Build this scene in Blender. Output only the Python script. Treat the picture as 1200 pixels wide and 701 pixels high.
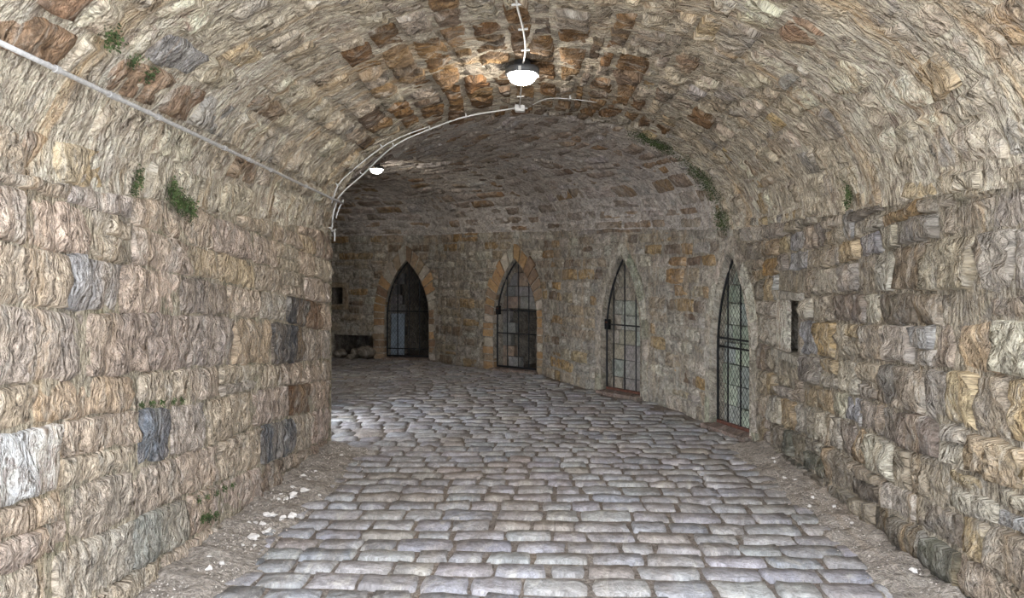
import bpy, math, random
import numpy as np
from mathutils import Vector, Matrix

# ------------------------------------------------------------------ clear
for o in list(bpy.data.objects):
    bpy.data.objects.remove(o, do_unlink=True)
scene = bpy.context.scene
C = scene.collection
rng = random.Random(7)

# ------------------------------------------------------------------ camera
F, HOR, CX, EYE = 867.0, 318.0, 600.0, 1.65
YAW = math.atan(41.0 / 867.0)            # looks a little left of the passage axis
cam_d = bpy.data.cameras.new('camera')
cam = bpy.data.objects.new('camera', cam_d)
C.objects.link(cam)
cam.location = (0, 0, EYE)
cam.rotation_euler = (math.pi / 2, 0, YAW)
cam_d.sensor_fit = 'HORIZONTAL'
cam_d.sensor_width = 36.0
cam_d.lens = F / 1200.0 * 36.0
cam_d.shift_y = -(350.5 - HOR) / 1200.0
cam_d.clip_start = 0.05
cam_d.clip_end = 200
scene.camera = cam

# ------------------------------------------------------------------ sky and exposure
world = bpy.data.worlds.new('overcast_sky')
scene.world = world
world.use_nodes = True
bg = world.node_tree.nodes['Background']
bg.inputs['Color'].default_value = (0.86, 0.94, 1.05, 1)
bg.inputs['Strength'].default_value = 3.4
vs = scene.view_settings
vs.view_transform = 'Standard'
vs.look = 'None'
vs.exposure = 1.27
vs.gamma = 1.0
vs.use_curve_mapping = False
LAMP_STRENGTH = 85.0

# ------------------------------------------------------------------ helpers
SY, CY = math.sin(YAW), math.cos(YAW)
def project(p):
    p = np.asarray(p, float)
    r = p[..., 0] * CY + p[..., 1] * SY
    d = -p[..., 0] * SY + p[..., 1] * CY
    d = np.where(d < 0.05, 0.05, d)
    return CX + F * r / d, HOR + F * (EYE - p[..., 2]) / d, d
def floor_at(px, py):
    d = F * EYE / (py - HOR)
    r = (px - CX) / F * d
    return np.array([r * CY - d * SY, r * SY + d * CY])
def lin(c):
    return tuple(((v / 255.0) / 12.92 if v / 255.0 <= 0.04045 else ((v / 255.0 + 0.055) / 1.055) ** 2.4) for v in c)

def _hash(ix, iy, iz):
    h = (ix.astype(np.int64) * 374761393 + iy.astype(np.int64) * 668265263 + iz.astype(np.int64) * 2147483647) & 0xffffffff
    h = ((h ^ (h >> 13)) * 1274126177) & 0xffffffff
    h = h ^ (h >> 16)
    return (h & 0xffff) / 65535.0
def vnoise(x, y, z):
    x = np.asarray(x, float); y = np.asarray(y, float) + 0 * x; z = np.asarray(z, float) + 0 * x
    ix, iy, iz = np.floor(x), np.floor(y), np.floor(z)
    fx, fy, fz = x - ix, y - iy, z - iz
    fx, fy, fz = fx*fx*(3-2*fx), fy*fy*(3-2*fy), fz*fz*(3-2*fz)
    r = 0
    for a in (0, 1):
        for b in (0, 1):
            for c in (0, 1):
                r = r + _hash(ix+a, iy+b, iz+c) * (fx if a else 1-fx) * (fy if b else 1-fy) * (fz if c else 1-fz)
    return r * 2 - 1
def fbm(x, y, z, o=3):
    s, a, f = 0, 1.0, 1.0
    for k in range(o):
        s = s + a * vnoise(x*f + 17*k, np.asarray(y)*f + 5*k, np.asarray(z)*f + 3*k); a *= .5; f *= 2.1
    return s

def link(o, parent=None):
    C.objects.link(o)
    if parent is not None:
        o.parent = parent
    return o
def mesh_obj(name, V, Fc, mat, parent=None, uv=None, col=None, smooth=True):
    me = bpy.data.meshes.new(name)
    me.from_pydata([tuple(v) for v in V], [], Fc)
    if uv is not None:
        l = me.uv_layers.new(name='UVMap')
        vi = np.empty(len(me.loops), int); me.loops.foreach_get('vertex_index', vi)
        l.data.foreach_set('uv', np.asarray(uv, np.float32)[vi].ravel())
    if col is not None:
        ca = me.color_attributes.new('col', 'FLOAT_COLOR', 'POINT')
        arr = np.ones((len(V), 4), np.float32); ca_ = np.asarray(col, float); arr[:, :ca_.shape[-1]] = ca_
        ca.data.foreach_set('color', arr.ravel())
    if smooth:
        me.polygons.foreach_set('use_smooth', [True] * len(me.polygons))
    me.materials.append(mat)
    return link(bpy.data.objects.new(name, me), parent)
def empty(name, loc=(0, 0, 0), rz=0.0):
    o = bpy.data.objects.new(name, None)
    o.empty_display_size = .1
    o.location = loc; o.rotation_euler = (0, 0, rz)
    return link(o)
def tag(o, label=None, cat=None, group=None, kind=None):
    if label: o['label'] = label
    if cat: o['category'] = cat
    if group: o['group'] = group
    if kind: o['kind'] = kind
    return o

class MB:                                   # collects simple shapes into one mesh
    def __init__(s): s.V = []; s.F = []
    def add(s, V, Fc):
        b = len(s.V); s.V += [tuple(v) for v in V]; s.F += [[i + b for i in f] for f in Fc]; return s
    def box(s, c, d, rx=0, rz=0, jit=0):
        m = Matrix.Rotation(rz, 3, 'Z') @ Matrix.Rotation(rx, 3, 'X')
        V = []
        for x in (-1, 1):
            for y in (-1, 1):
                for z in (-1, 1):
                    V.append(Vector(c) + m @ Vector((x*d[0]/2 + rng.uniform(-jit, jit), y*d[1]/2 + rng.uniform(-jit, jit), z*d[2]/2 + rng.uniform(-jit, jit))))
        return s.add(V, [[0,1,3,2],[4,6,7,5],[0,4,5,1],[2,3,7,6],[0,2,6,4],[1,5,7,3]])
    def tube(s, pts, r, n=6, caps=True):
        pts = [Vector(p) for p in pts]
        V = []; Fc = []
        for i, p in enumerate(pts):
            a = pts[max(i-1, 0)]; b = pts[min(i+1, len(pts)-1)]
            t = (b - a).normalized()
            up = Vector((0, 0, 1)) if abs(t.z) < .9 else Vector((1, 0, 0))
            e1 = t.cross(up).normalized(); e2 = t.cross(e1)
            for k in range(n):
                an = 2*math.pi*k/n
                V.append(p + e1*(r*math.cos(an)) + e2*(r*math.sin(an)))
        for i in range(len(pts)-1):
            for k in range(n):
                Fc.append([i*n+k, i*n+(k+1) % n, (i+1)*n+(k+1) % n, (i+1)*n+k])
        if caps:
            Fc.append(list(range(n))[::-1]); Fc.append([(len(pts)-1)*n+k for k in range(n)])
        return s.add(V, Fc)
    def lathe(s, prof, n=24, M=None):
        V = []; Fc = []
        for (r, z) in prof:
            for k in range(n):
                a = 2*math.pi*k/n
                v = Vector((r*math.cos(a), r*math.sin(a), z)); V.append(M @ v if M else v)
        for i in range(len(prof)-1):
            for k in range(n):
                Fc.append([i*n+k, i*n+(k+1) % n, (i+1)*n+(k+1) % n, (i+1)*n+k])
        return s.add(V, Fc)
    def build(s, name, mat, parent=None, smooth=False, col=None, uvxz=True):
        uv = np.array([[v[0]+v[1]*.7, v[2]+v[1]*.3] for v in s.V]) if uvxz else None
        return mesh_obj(name, s.V, s.F, mat, parent, uv, col if col is not None else (.3, .3, .3), smooth)

# ------------------------------------------------------------------ materials
def nodes(name):
    m = bpy.data.materials.new(name); m.use_nodes = True
    nt = m.node_tree; bs = nt.nodes['Principled BSDF']
    return m, nt, bs
def N(nt, t, **kw):
    n = nt.nodes.new(t)
    for k, v in kw.items():
        if k in n.inputs: n.inputs[k].default_value = v
        else: setattr(n, k, v)
    return n
def mixrgb(nt, fac, a, b, mode='MIX'):
    n = nt.nodes.new('ShaderNodeMix'); n.data_type = 'RGBA'; n.blend_type = mode
    for sock, v in ((n.inputs[0], fac), (n.inputs[6], a), (n.inputs[7], b)):
        if hasattr(v, 'links') or isinstance(v, bpy.types.NodeSocket): nt.links.new(v, sock)
        else: sock.default_value = v if isinstance(v, (int, float)) else (*v, 1)
    return n.outputs[2]
def ramp(nt, src, a, b):
    n = nt.nodes.new('ShaderNodeMapRange'); n.interpolation_type = 'SMOOTHSTEP'
    n.inputs[1].default_value = a; n.inputs[2].default_value = b
    nt.links.new(src, n.inputs[0]); return n.outputs[0]
def noise(nt, vec, scale, detail=4, rough=.55, dist=0, ntype='FBM'):
    n = nt.nodes.new('ShaderNodeTexNoise'); n.noise_type = ntype
    n.inputs['Scale'].default_value = scale; n.inputs['Detail'].default_value = detail
    n.inputs['Roughness'].default_value = rough; n.inputs['Distortion'].default_value = dist
    nt.links.new(vec, n.inputs['Vector']); return n
def mapping(nt, vec, sc, loc=(0, 0, 0)):
    n = nt.nodes.new('ShaderNodeMapping'); n.inputs['Scale'].default_value = sc; n.inputs['Location'].default_value = loc
    nt.links.new(vec, n.inputs['Vector']); return n.outputs[0]
def math_n(nt, op, a, b):
    n = nt.nodes.new('ShaderNodeMath'); n.operation = op
    for i, v in enumerate((a, b)):
        if isinstance(v, bpy.types.NodeSocket): nt.links.new(v, n.inputs[i])
        else: n.inputs[i].default_value = v
    return n.outputs[0]

def stone_material(name, stretch=(1.0, .3), ochre=.5, cream=.4, grey=.4, green=0.0, bump=.9, dist=.03, rscale=9.0, rough=.9, seed=0.0, var=.45, smear=0.0, smear_col=(176, 162, 142), crease_shade=.5):
    m, nt, bs = nodes(name)
    at = N(nt, 'ShaderNodeAttribute'); at.attribute_name = 'col'
    uvn = nt.nodes.new('ShaderNodeUVMap'); uvn.uv_map = 'UVMap'
    uv = uvn.outputs[0]
    st = mapping(nt, uv, (stretch[0], stretch[1], 1), (seed, seed * .7, 0))
    so = mapping(nt, uv, (1, 1, 1), (seed * 1.3, seed, 0))
    sm = mapping(nt, uv, (stretch[0], (stretch[1] + stretch[0]) / 2, 1), (seed, seed * .7, 0))
    def billow(n):                          # rounded flutes with sharp valleys
        return math_n(nt, 'ABSOLUTE', math_n(nt, 'SUBTRACT', n.outputs[0], .5), 0)
    h1 = billow(noise(nt, st, rscale, 3, .55, .6))
    h2 = billow(noise(nt, sm, rscale * 2.1, 4, .6, .8))
    h3 = noise(nt, so, 40, 4, .65, .2).outputs[0]
    col = at.outputs['Color']
    if smear:                               # old lime wash and run-off that hides the single stones
        s1 = noise(nt, mapping(nt, uv, (1.0, .45, 1), (seed + 6, seed, 0)), 1.9, 7, .72, .9)
        col = mixrgb(nt, math_n(nt, 'MULTIPLY', math_n(nt, 'MULTIPLY', ramp(nt, s1.outputs[0], .36, .62), smear), at.outputs['Alpha']), col, lin(smear_col))
    v1 = noise(nt, sm, rscale * 1.3, 6, .74, 1.0)
    v2 = noise(nt, so, 5.5, 5, .65, .8)
    f = ramp(nt, v1.outputs[0], .3, .7)
    col = mixrgb(nt, var, col, mixrgb(nt, f, (.12, .115, .11), (.98, .97, .95)), 'OVERLAY')
    if grey:
        col = mixrgb(nt, math_n(nt, 'MULTIPLY', ramp(nt, v2.outputs[0], .48, .72), grey), col, lin((136, 132, 130)))
    if ochre:                              # water-borne iron stains run round the section
        o1 = noise(nt, mapping(nt, uv, (2.2, .18, 1), (seed + 4, seed, 0)), 1.7, 6, .7, .5)
        col = mixrgb(nt, math_n(nt, 'MULTIPLY', ramp(nt, o1.outputs[0], .52, .7), ochre), col, lin((204, 164, 112)))
    if cream:                              # lime bloom
        c1 = noise(nt, mapping(nt, uv, (2.4, .8, 1), (seed + 9, seed, 0)), 3.6, 7, .75, 1.2)
        col = mixrgb(nt, math_n(nt, 'MULTIPLY', ramp(nt, c1.outputs[0], .5, .68), cream), col, lin((214, 206, 192)))
    if green:
        g1 = noise(nt, mapping(nt, uv, (1, 1, 1), (seed + 2, seed, 0)), 2.6, 5, .7, .6)
        col = mixrgb(nt, math_n(nt, 'MULTIPLY', ramp(nt, g1.outputs[0], .52, .68), green), col, lin((96, 100, 66)))
    # thin dark lines painted in as shade of creases between the flutes
    if crease_shade:
        vn = noise(nt, mapping(nt, uv, (stretch[0] * .8, stretch[1] * 1.1, 1), (seed + 1, 3, 0)), rscale * 1.2, 5, .66, 1.2)
        vb = math_n(nt, 'ABSOLUTE', math_n(nt, 'SUBTRACT', vn.outputs[0], .5), 0)
        k = nt.nodes.new('ShaderNodeMapRange'); k.interpolation_type = 'SMOOTHSTEP'
        for i_, v_ in ((1, .0), (2, .035), (3, crease_shade), (4, 0.0)): k.inputs[i_].default_value = v_
        nt.links.new(vb, k.inputs[0])
        col = mixrgb(nt, k.outputs[0], col, lin((78, 68, 58)))
    nt.links.new(col, bs.inputs['Base Color'])
    bs.inputs['Roughness'].default_value = rough
    bs.inputs['Specular IOR Level'].default_value = .25
    hh = math_n(nt, 'ADD', math_n(nt, 'MULTIPLY', h1, 3.0), math_n(nt, 'MULTIPLY', h2, 1.5))
    hh = math_n(nt, 'ADD', hh, math_n(nt, 'MULTIPLY', h3, .5))
    b = nt.nodes.new('ShaderNodeBump'); b.inputs['Strength'].default_value = bump; b.inputs['Distance'].default_value = dist
    nt.links.new(hh, b.inputs['Height']); nt.links.new(b.outputs[0], bs.inputs['Normal'])
    return m
def plain(name, rgb, rough=.6, metal=0.0, nz=.25, scale=30):
    m, nt, bs = nodes(name)
    tc = nt.nodes.new('ShaderNodeTexCoord')
    n = noise(nt, tc.outputs['Object'], scale, 4, .6, .3)
    c = lin(rgb)
    col = mixrgb(nt, ramp(nt, n.outputs[0], .3, .7), tuple(v*(1-nz) for v in c), tuple(min(1, v*(1+nz)) for v in c))
    nt.links.new(col, bs.inputs['Base Color'])
    bs.inputs['Roughness'].default_value = rough; bs.inputs['Metallic'].default_value = metal
    b = nt.nodes.new('ShaderNodeBump'); b.inputs['Strength'].default_value = .25; b.inputs['Distance'].default_value = .004
    nt.links.new(n.outputs[0], b.inputs['Height']); nt.links.new(b.outputs[0], bs.inputs['Normal'])
    return m

M = {}
M['left'] = stone_material('weathered_sandstone', (1.8, .45), .35, .45, .25, .08, 1.0, .05, 8, seed=1.0, var=.6, smear=.45, smear_col=(188, 167, 144))
M['right'] = stone_material('rubble_sandstone', (1.2, .6), .3, .4, .35, .14, 1.0, .05, 8, seed=5.0, var=.6, smear=.35, smear_col=(160, 148, 130))
M['vault'] = stone_material('vault_stone', (1.5, .45), .6, .55, .22, .0, 1.0, .05, 7, seed=9.0, var=.6, smear=.7, smear_col=(188, 174, 152))
M['far'] = stone_material('bend_vault_stone', (1.0, .8), .12, .4, .3, .0, .9, .035, 8, seed=13.0, var=.5, smear=.55, smear_col=(184, 174, 164))
M['back'] = stone_material('back_wall_stone', (1.0, .8), .25, .5, .35, .05, .9, .035, 8, seed=17.0, var=.6, smear=.35, smear_col=(160, 150, 136))
M['mortar_l'] = stone_material('mossy_mortar', (1.8, .45), .35, .3, .25, .4, 1.0, .04, 8, seed=1.0, var=.6, smear=.3, smear_col=(182, 166, 144))
M['mortar'] = M['back']
M['cobble'] = stone_material('worn_setts', (1, 1.2), .05, .4, .2, .0, .7, .01, 9, rough=.6, seed=31.0, var=.45, crease_shade=.35, smear=.6, smear_col=(124, 114, 106))
M['dirt'] = stone_material('dirt_joint', (1, 1), .1, .25, .2, .06, .9, .015, 18, seed=37.0, var=.6, crease_shade=.3)
M['block'] = stone_material('niche_block', (1, 1), .05, .2, .3, .35, .5, .015, 9, seed=41.0, var=.4, crease_shade=.3)
M['dressed'] = stone_material('dressed_arch_stone', (1, 1), .0, .2, .2, .0, .5, .012, 9, seed=47.0, var=.35, crease_shade=.25)
M['iron'] = plain('black_iron', (34, 33, 34), .55, .6)
M['rust'] = plain('rusty_iron', (96, 58, 44), .8, .2, .4)
M['wire'] = plain('dark_wire', (22, 22, 23), .6, 0)
M['pipe'] = plain('galvanised_pipe', (176, 172, 168), .5, .2, .2, 60)
M['cable'] = plain('white_cable', (206, 203, 198), .5, 0, .1)
M['lamp_body'] = plain('grey_lamp_body', (92, 92, 92), .5, .3, .2)
M['leaf'] = plain('moss_green', (60, 74, 34), .8, 0, .5, 14)
M['chip'] = plain('pale_chip', (214, 206, 198), .9, 0, .25, 12)
M['slab'] = plain('blue_grey_slab', (132, 142, 152), .8, 0, .25, 6)
M['paper'] = plain('litter', (200, 200, 205), .7, 0, .2, 9)
gm, gnt, gbs = nodes('lit_glass_bowl')
gbs.inputs['Base Color'].default_value = (.9, .9, .88, 1)
gbs.inputs['Emission Color'].default_value = (1, .95, .86, 1)
gbs.inputs['Emission Strength'].default_value = LAMP_STRENGTH
gbs.inputs['Roughness'].default_value = .3
M['lit'] = gm

# ------------------------------------------------------------------ plan of the passage
MOUTH = 2.0
P = np.array([-2.02, 6.8]); Q = np.array([-2.78, 8.4])
gate_px = [((834, 500), (881, 516), 292), ((706, 460), (752, 468.5), 298), ((579, 433.5), (630, 438.5), 303), ((451, 421), (503, 422.5), 305)]
gates = []
for (l, r, ay) in gate_px:
    L, R = floor_at(*l), floor_at(*r)
    m_ = (L + R) / 2; d_ = project((*m_, 0))[2]
    gates.append(dict(L=L, R=R, mid=m_, w=float(np.linalg.norm(R - L)), ang=math.atan2(R[1]-L[1], R[0]-L[0]), h=float(EYE + (HOR - ay) / F * d_)))

def dense_spline(pts, n=24):
    pts = [np.array(p, float) for p in pts]; out = []
    pp = [2*pts[0]-pts[1]] + pts + [2*pts[-1]-pts[-2]]
    for i in range(1, len(pp)-2):
        for k in range(n):
            t = k / n; a, b, c, d = pp[i-1], pp[i], pp[i+1], pp[i+2]
            out.append(.5*((2*b) + (-a+c)*t + (2*a-5*b+4*c-d)*t*t + (-a+3*b-3*c+d)*t**3))
    out.append(pts[-1]); return np.array(out)
outer_keys = [(2.02, MOUTH), (2.02, 3.5), (2.02, 5.2), (2.02, 6.5), tuple(gates[0]['R']), tuple(gates[0]['L']), tuple(floor_at(795, 482)), tuple(gates[1]['R']), tuple(gates[1]['L']),
              tuple(floor_at(668, 450.5)), tuple(gates[2]['R']), tuple(gates[2]['L']), tuple(floor_at(540, 428)), tuple(gates[3]['R']), tuple(gates[3]['L']), tuple(floor_at(420, 420)), (-5.2, 14.35), (-7, 14.4), (-9.5, 14.4)]
class Path:
    def __init__(s, pts, side):
        s.p = np.asarray(pts); d = np.diff(s.p, axis=0); l = np.linalg.norm(d, axis=1)
        s.u = np.concatenate([[0], np.cumsum(l)]); s.len = s.u[-1]
        t = np.gradient(s.p, s.u, axis=0); t /= np.linalg.norm(t, axis=1)[:, None]
        s.n = np.stack([-t[:, 1], t[:, 0]], 1) * side
    def at(s, u):
        return np.stack([np.interp(u, s.u, s.p[:, 0]), np.interp(u, s.u, s.p[:, 1])], -1)
    def nrm(s, u):
        n = np.stack([np.interp(u, s.u, s.n[:, 0]), np.interp(u, s.u, s.n[:, 1])], -1)
        return n / np.linalg.norm(n, axis=-1, keepdims=True)
    def near(s, xy):
        return s.u[np.argmin(((s.p - np.asarray(xy))**2).sum(1))]
op = dense_spline(outer_keys); _k = np.concatenate([[True], np.linalg.norm(np.diff(op, axis=0), axis=1) > 1e-4]); OUT = Path(op[_k], 1)
INN = Path([(-2.02, MOUTH + k*(6.8-MOUTH)/24) for k in range(25)], -1)
INF = Path([tuple(Q + (np.array([-5.3, 10.4]) - Q)*k/12) for k in range(13)] + [(-5.3 - 4.2*k/8, 10.4) for k in range(1, 9)], -1)
for g in gates: g['u'] = OUT.near(g['mid'])
UG4 = gates[0]['u']

# section pairs for the vault
def _pair(I, u): return (np.array(I, float), u)
pairs = [(0.0, (-2.02, MOUTH), 0.0, 2.0, 2.0, 3.2),
         (6.8-MOUTH, P, UG4 + .12, 2.0, 2.08, 3.2),
         (6.8-MOUTH+2.2, Q, gates[1]['u'], 2.0, 2.2, 3.22),
         (6.8-MOUTH+4.4, (-3.3, 8.95), gates[2]['u'], 2.0, 2.3, 3.25),
         (6.8-MOUTH+6.4, (-5.3, 10.4), gates[3]['u']+.2, 2.0, 2.32, 3.25),
         (6.8-MOUTH+10.5, (-9.5, 10.4), OUT.len, 2.0, 2.3, 3.25)]
pk = np.array([p[0] for p in pairs]); S1 = pk[1]; SEND = pk[-1]
pI = np.array([p[1] for p in pairs], float); pU = np.array([p[2] for p in pairs])
pzi, pzo, pzc = (np.array([p[i] for p in pairs]) for i in (3, 4, 5))
_t = np.linspace(0, 1, 200)
_pl = np.concatenate([[0], np.cumsum(np.hypot(np.diff(2.02*(1-np.cos(np.pi*_t))), np.diff(1.2*np.sin(np.pi*_t))))])
PROF_LEN = _pl[-1]
def vault_pos(s, t):
    I = np.stack([np.interp(s, pk, pI[:, 0]), np.interp(s, pk, pI[:, 1])], -1)
    O = OUT.at(np.interp(s, pk, pU))
    h = (1 - np.cos(np.pi*t)) / 2
    xy = I + (O - I) * h[..., None]
    zi, zo, zc = np.interp(s, pk, pzi), np.interp(s, pk, pzo), np.interp(s, pk, pzc)
    z = zi + (zo-zi)*h + (zc-(zi+zo)/2) * np.abs(np.sin(np.pi*t))
    return np.concatenate([xy, z[..., None]], -1)
def vault(s, t):
    s = np.asarray(s, float); t = np.clip(np.asarray(t, float), 0.0, 1.0)
    p = vault_pos(s, t); e = 1e-3
    ta, tb = np.clip(t-e, 0, 1), np.clip(t+e, 0, 1)
    ds = vault_pos(np.minimum(s+e, SEND), t) - vault_pos(np.maximum(s-e, 0), t)
    dt = vault_pos(s, tb) - vault_pos(s, ta)
    n = np.cross(dt, ds); n /= np.maximum(np.linalg.norm(n, axis=-1, keepdims=True), 1e-9)
    c = p.copy(); c[..., 2] = 1.3
    c[..., :2] = (vault_pos(s, np.zeros_like(t)) + vault_pos(s, np.ones_like(t)))[..., :2] / 2
    sg = np.sign(((c - p) * n).sum(-1, keepdims=True)); n = n * np.where(sg == 0, 1, sg)
    uv = np.stack([s + MOUTH, 2.0 + np.interp(t, _t, _pl)], -1)
    return p, n, uv
def wall_surf(path, u_off=0.0):
    def f(u, z):
        u = np.asarray(u, float); z = np.asarray(z, float)
        xy = path.at(u); n = path.nrm(u)
        return np.concatenate([xy, z[..., None]], -1), np.concatenate([n, np.zeros_like(z)[..., None]], -1), np.stack([u + u_off, z], -1)
    return f
left_surf, out_surf, innf_surf = wall_surf(INN, MOUTH), wall_surf(OUT, 40.0), wall_surf(INF, 80.0)

def solve(surf, a, b, px, py, n=160):
    (a0, a1), (b0, b1) = a, b
    best = None
    for it in range(4):
        A, B = np.meshgrid(np.linspace(a0, a1, n), np.linspace(b0, b1, n))
        X, Y, D = project(surf(A, B)[0])
        e = (X-px)**2 + (Y-py)**2 + (D*.02 if it == 0 else 0)
        i = np.unravel_index(np.argmin(e), e.shape); best = (A[i], B[i])
        da, db = (a1-a0)/n*3, (b1-b0)/n*3
        a0, a1, b0, b1 = max(a[0], best[0]-da), min(a[1], best[0]+da), max(b[0], best[1]-db), min(b[1], best[1]+db)
        n = 40
    return best
def on_vault(px, py, lo=0.0, hi=None): return solve(vault, (lo, hi if hi else SEND), (0, 1), px, py)
def on_outer(px, py): return solve(out_surf, (0, OUT.len), (0, 2.4), px, py)
def on_left(px, py): return solve(left_surf, (0, INN.len), (0, 2.05), px, py)

# ------------------------------------------------------------------ stones
class Pieces:
    """gathers the stones of one surface; the ones that show largest become parts, the rest one joined part"""
    def __init__(s, parent, name, mat, cap=300): s.parent, s.name, s.mat, s.cap, s.items = parent, name, mat, cap, []
    def add(s, V, Fc, uv, col, area, mat=None): s.items.append((area, V, Fc, uv, tuple(col)[:4] if len(col) > 3 else (*col, 1.0), mat))
    def flush(s, joined):
        s.items.sort(key=lambda i: -i[0])
        for (a, V, Fc, uv, col, mat) in s.items[:s.cap]:
            c = V.mean(0)
            o = mesh_obj(s.name, V - c, Fc, mat or s.mat, s.parent, uv, col)
            o.location = tuple(c)
        rest = s.items[s.cap:]
        if rest:
            VV, FF, UU, CC, b = [], [], [], [], 0
            for (a, V, Fc, uv, col, mat) in rest:
                VV.append(V); UU.append(uv); CC.append(np.tile(np.asarray(col), (len(V), 1)))
                FF += [[i+b for i in f] for f in Fc]; b += len(V)
            o = mesh_obj(joined, np.concatenate(VV), FF, s.mat, s.parent, np.concatenate(UU), np.concatenate(CC))
            o['kind'] = 'stuff'

_grid = {}
def grid_faces(nu, nv, flip):
    k = (nu, nv, flip)
    if k not in _grid:
        f = []
        for j in range(nv):
            for i in range(nu):
                a = j*(nu+1)+i; q = [a, a+1, a+nu+2, a+nu+1]
                f.append(q[::-1] if flip else q)
        _grid[k] = f
    return _grid[k]
def make_stone(surf, quad, size, proud, seed, gap=.012, cell=.06, rough=.012, flip=False, maxn=22, sink=.03, wr=(14, 4), tilt=.012, bev=.02, wear=.012):
    """quad: four (a,b) corners in the surface's own coordinates, size: metres along and across"""
    w, h = size
    nu = int(min(maxn, max(4, round(w/cell)))); nv = int(min(maxn, max(4, round(h/cell))))
    gu, gv = min(.2, gap/w), min(.2, gap/h)
    bu, bv = min(.18, bev/w), min(.18, bev/h)
    a = np.concatenate([[0, bu], np.linspace(bu, 1-bu, nu-1)[1:-1], [1-bu, 1]])
    b = np.concatenate([[0, bv], np.linspace(bv, 1-bv, nv-1)[1:-1], [1-bv, 1]])
    A, B = np.meshgrid(a, b)
    edge = (A == 0) | (A == 1) | (B == 0) | (B == 1)
    ir = ~edge
    # irregular outline
    wob = .016
    A2 = gu + A*(1-2*gu) + (wob/w)*fbm(A*3*w/.3, B*3*h/.3, seed*7.31, 2)*.8
    B2 = gv + B*(1-2*gv) + (wob/h)*fbm(A*3*w/.3, B*3*h/.3, seed*3.17+50, 2)*.8
    # rounded corners
    ca, cb = (A2-.5)*2, (B2-.5)*2
    k = 1 - .05*(np.abs(ca*cb))**3
    A2, B2 = .5+ca*k/2, .5+cb*k/2
    q = np.array(quad)
    def bl(i): return (q[0, i]*(1-A2)*(1-B2) + q[1, i]*A2*(1-B2) + q[2, i]*A2*B2 + q[3, i]*(1-A2)*B2)
    s_, t_ = bl(0), bl(1)
    p, n, uv = surf(s_, t_)
    off = np.where(edge, -sink, proud)
    tl = (vnoise(seed*1.7, 3.1, 0.0)*ca + vnoise(seed*2.3, 9.1, 0.0)*cb)*tilt
    wr_n = np.abs(fbm(uv[..., 0]*wr[0] + .6*vnoise(uv[..., 0]*5, uv[..., 1]*7, 3.0), uv[..., 1]*wr[1], seed*.01, 2))*1.6 - .5 + .4*vnoise(uv[..., 0]*26, uv[..., 1]*20, seed)
    off = off + np.where(edge, 0, tl + rough*wr_n)
    # wear at the rim
    rim = np.maximum(np.abs(ca), np.abs(cb))
    off = off - np.where(edge, 0, wear*np.clip((rim-.6)/.4, 0, 1)**2)
    V = p + n*off[..., None]
    return V.reshape(-1, 3), grid_faces(nu, nv, flip), uv.reshape(-1, 2)
def screen_area(V):
    X, Y, D = project(V)
    if D.min() < .3: return 0
    if X.max() < 0 or X.min() > 1200 or Y.max() < 0 or Y.min() > 701: return 0
    X = np.clip(X, 0, 1200); Y = np.clip(Y, 0, 701)
    # fan area from the outline's bounding quad, sheared pieces handled through covariance
    return float(math.sqrt(max(np.linalg.det(np.cov(np.stack([X, Y]))), 0)))

def pick(pal):
    r = rng.random() * sum(p[0] for p in pal)
    for w, c in pal:
        r -= w
        if r <= 0: break
    j = rng.uniform(.86, 1.14)
    return tuple(min(1, v*j*rng.uniform(.97, 1.03)) for v in lin(c))

PAL_LEFT = [(6, (182, 164, 144)), (4, (176, 160, 144)), (3, (168, 158, 148)), (1.2, (184, 162, 134)), (.4, (140, 122, 108)), (.3, (148, 146, 146))]
PAL_RIGHT = [(4, (150, 136, 118)), (4, (158, 148, 136)), (1.6, (164, 142, 110)), (2.2, (178, 168, 150)), (1.2, (116, 104, 94)), (1, (146, 144, 144))]
PAL_VAULT = [(6, (182, 168, 148)), (3, (200, 188, 166)), (2.5, (166, 150, 130)), (2, (156, 150, 144)), (.6, (128, 98, 74)), (1, (180, 154, 114))]
PAL_CROWN = [(4, (118, 86, 54)), (3, (132, 102, 70)), (2, (110, 92, 76)), (2.5, (156, 144, 128)), (1.5, (102, 84, 68))]
PAL_FAR = [(2.6, (144, 114, 80)), (5, (172, 160, 148)), (2.5, (142, 124, 106)), (3, (180, 172, 166)), (.8, (112, 94, 78))]
PAL_BACK = [(4, (154, 138, 116)), (2.6, (158, 128, 86)), (4, (158, 150, 138)), (2, (116, 96, 78)), (2.4, (182, 172, 156))]
PAL_COB = [(6, (150, 148, 151)), (4, (158, 155, 155)), (3, (144, 144, 149)), (1.2, (150, 142, 136)), (.8, (128, 128, 132)), (1.2, (168, 165, 164))]

def structure(name, label=None):
    pass
def shell(name, surf, ag, bg_, keep, mat, col, off=-.012, amp=.012, flip=False):
    A, B = np.meshgrid(ag, bg_)
    p, n, uv = surf(A, B)
    V = p + n*(off + amp*fbm(uv[..., 0]*9, uv[..., 1]*6, 2.0, 3))[..., None]
    nu = len(ag)-1
    Fc = []
    for idx, f in enumerate(grid_faces(nu, len(bg_)-1, flip)):
        j, i = divmod(idx, nu)
        if keep is None or keep((ag[i]+ag[i+1])/2, (bg_[j]+bg_[j+1])/2): Fc.append(f)
    o = mesh_obj(name, V.reshape(-1, 3), Fc, mat, None, uv.reshape(-1, 2), lin(col))
    o['kind'] = 'structure'
    return o

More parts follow.
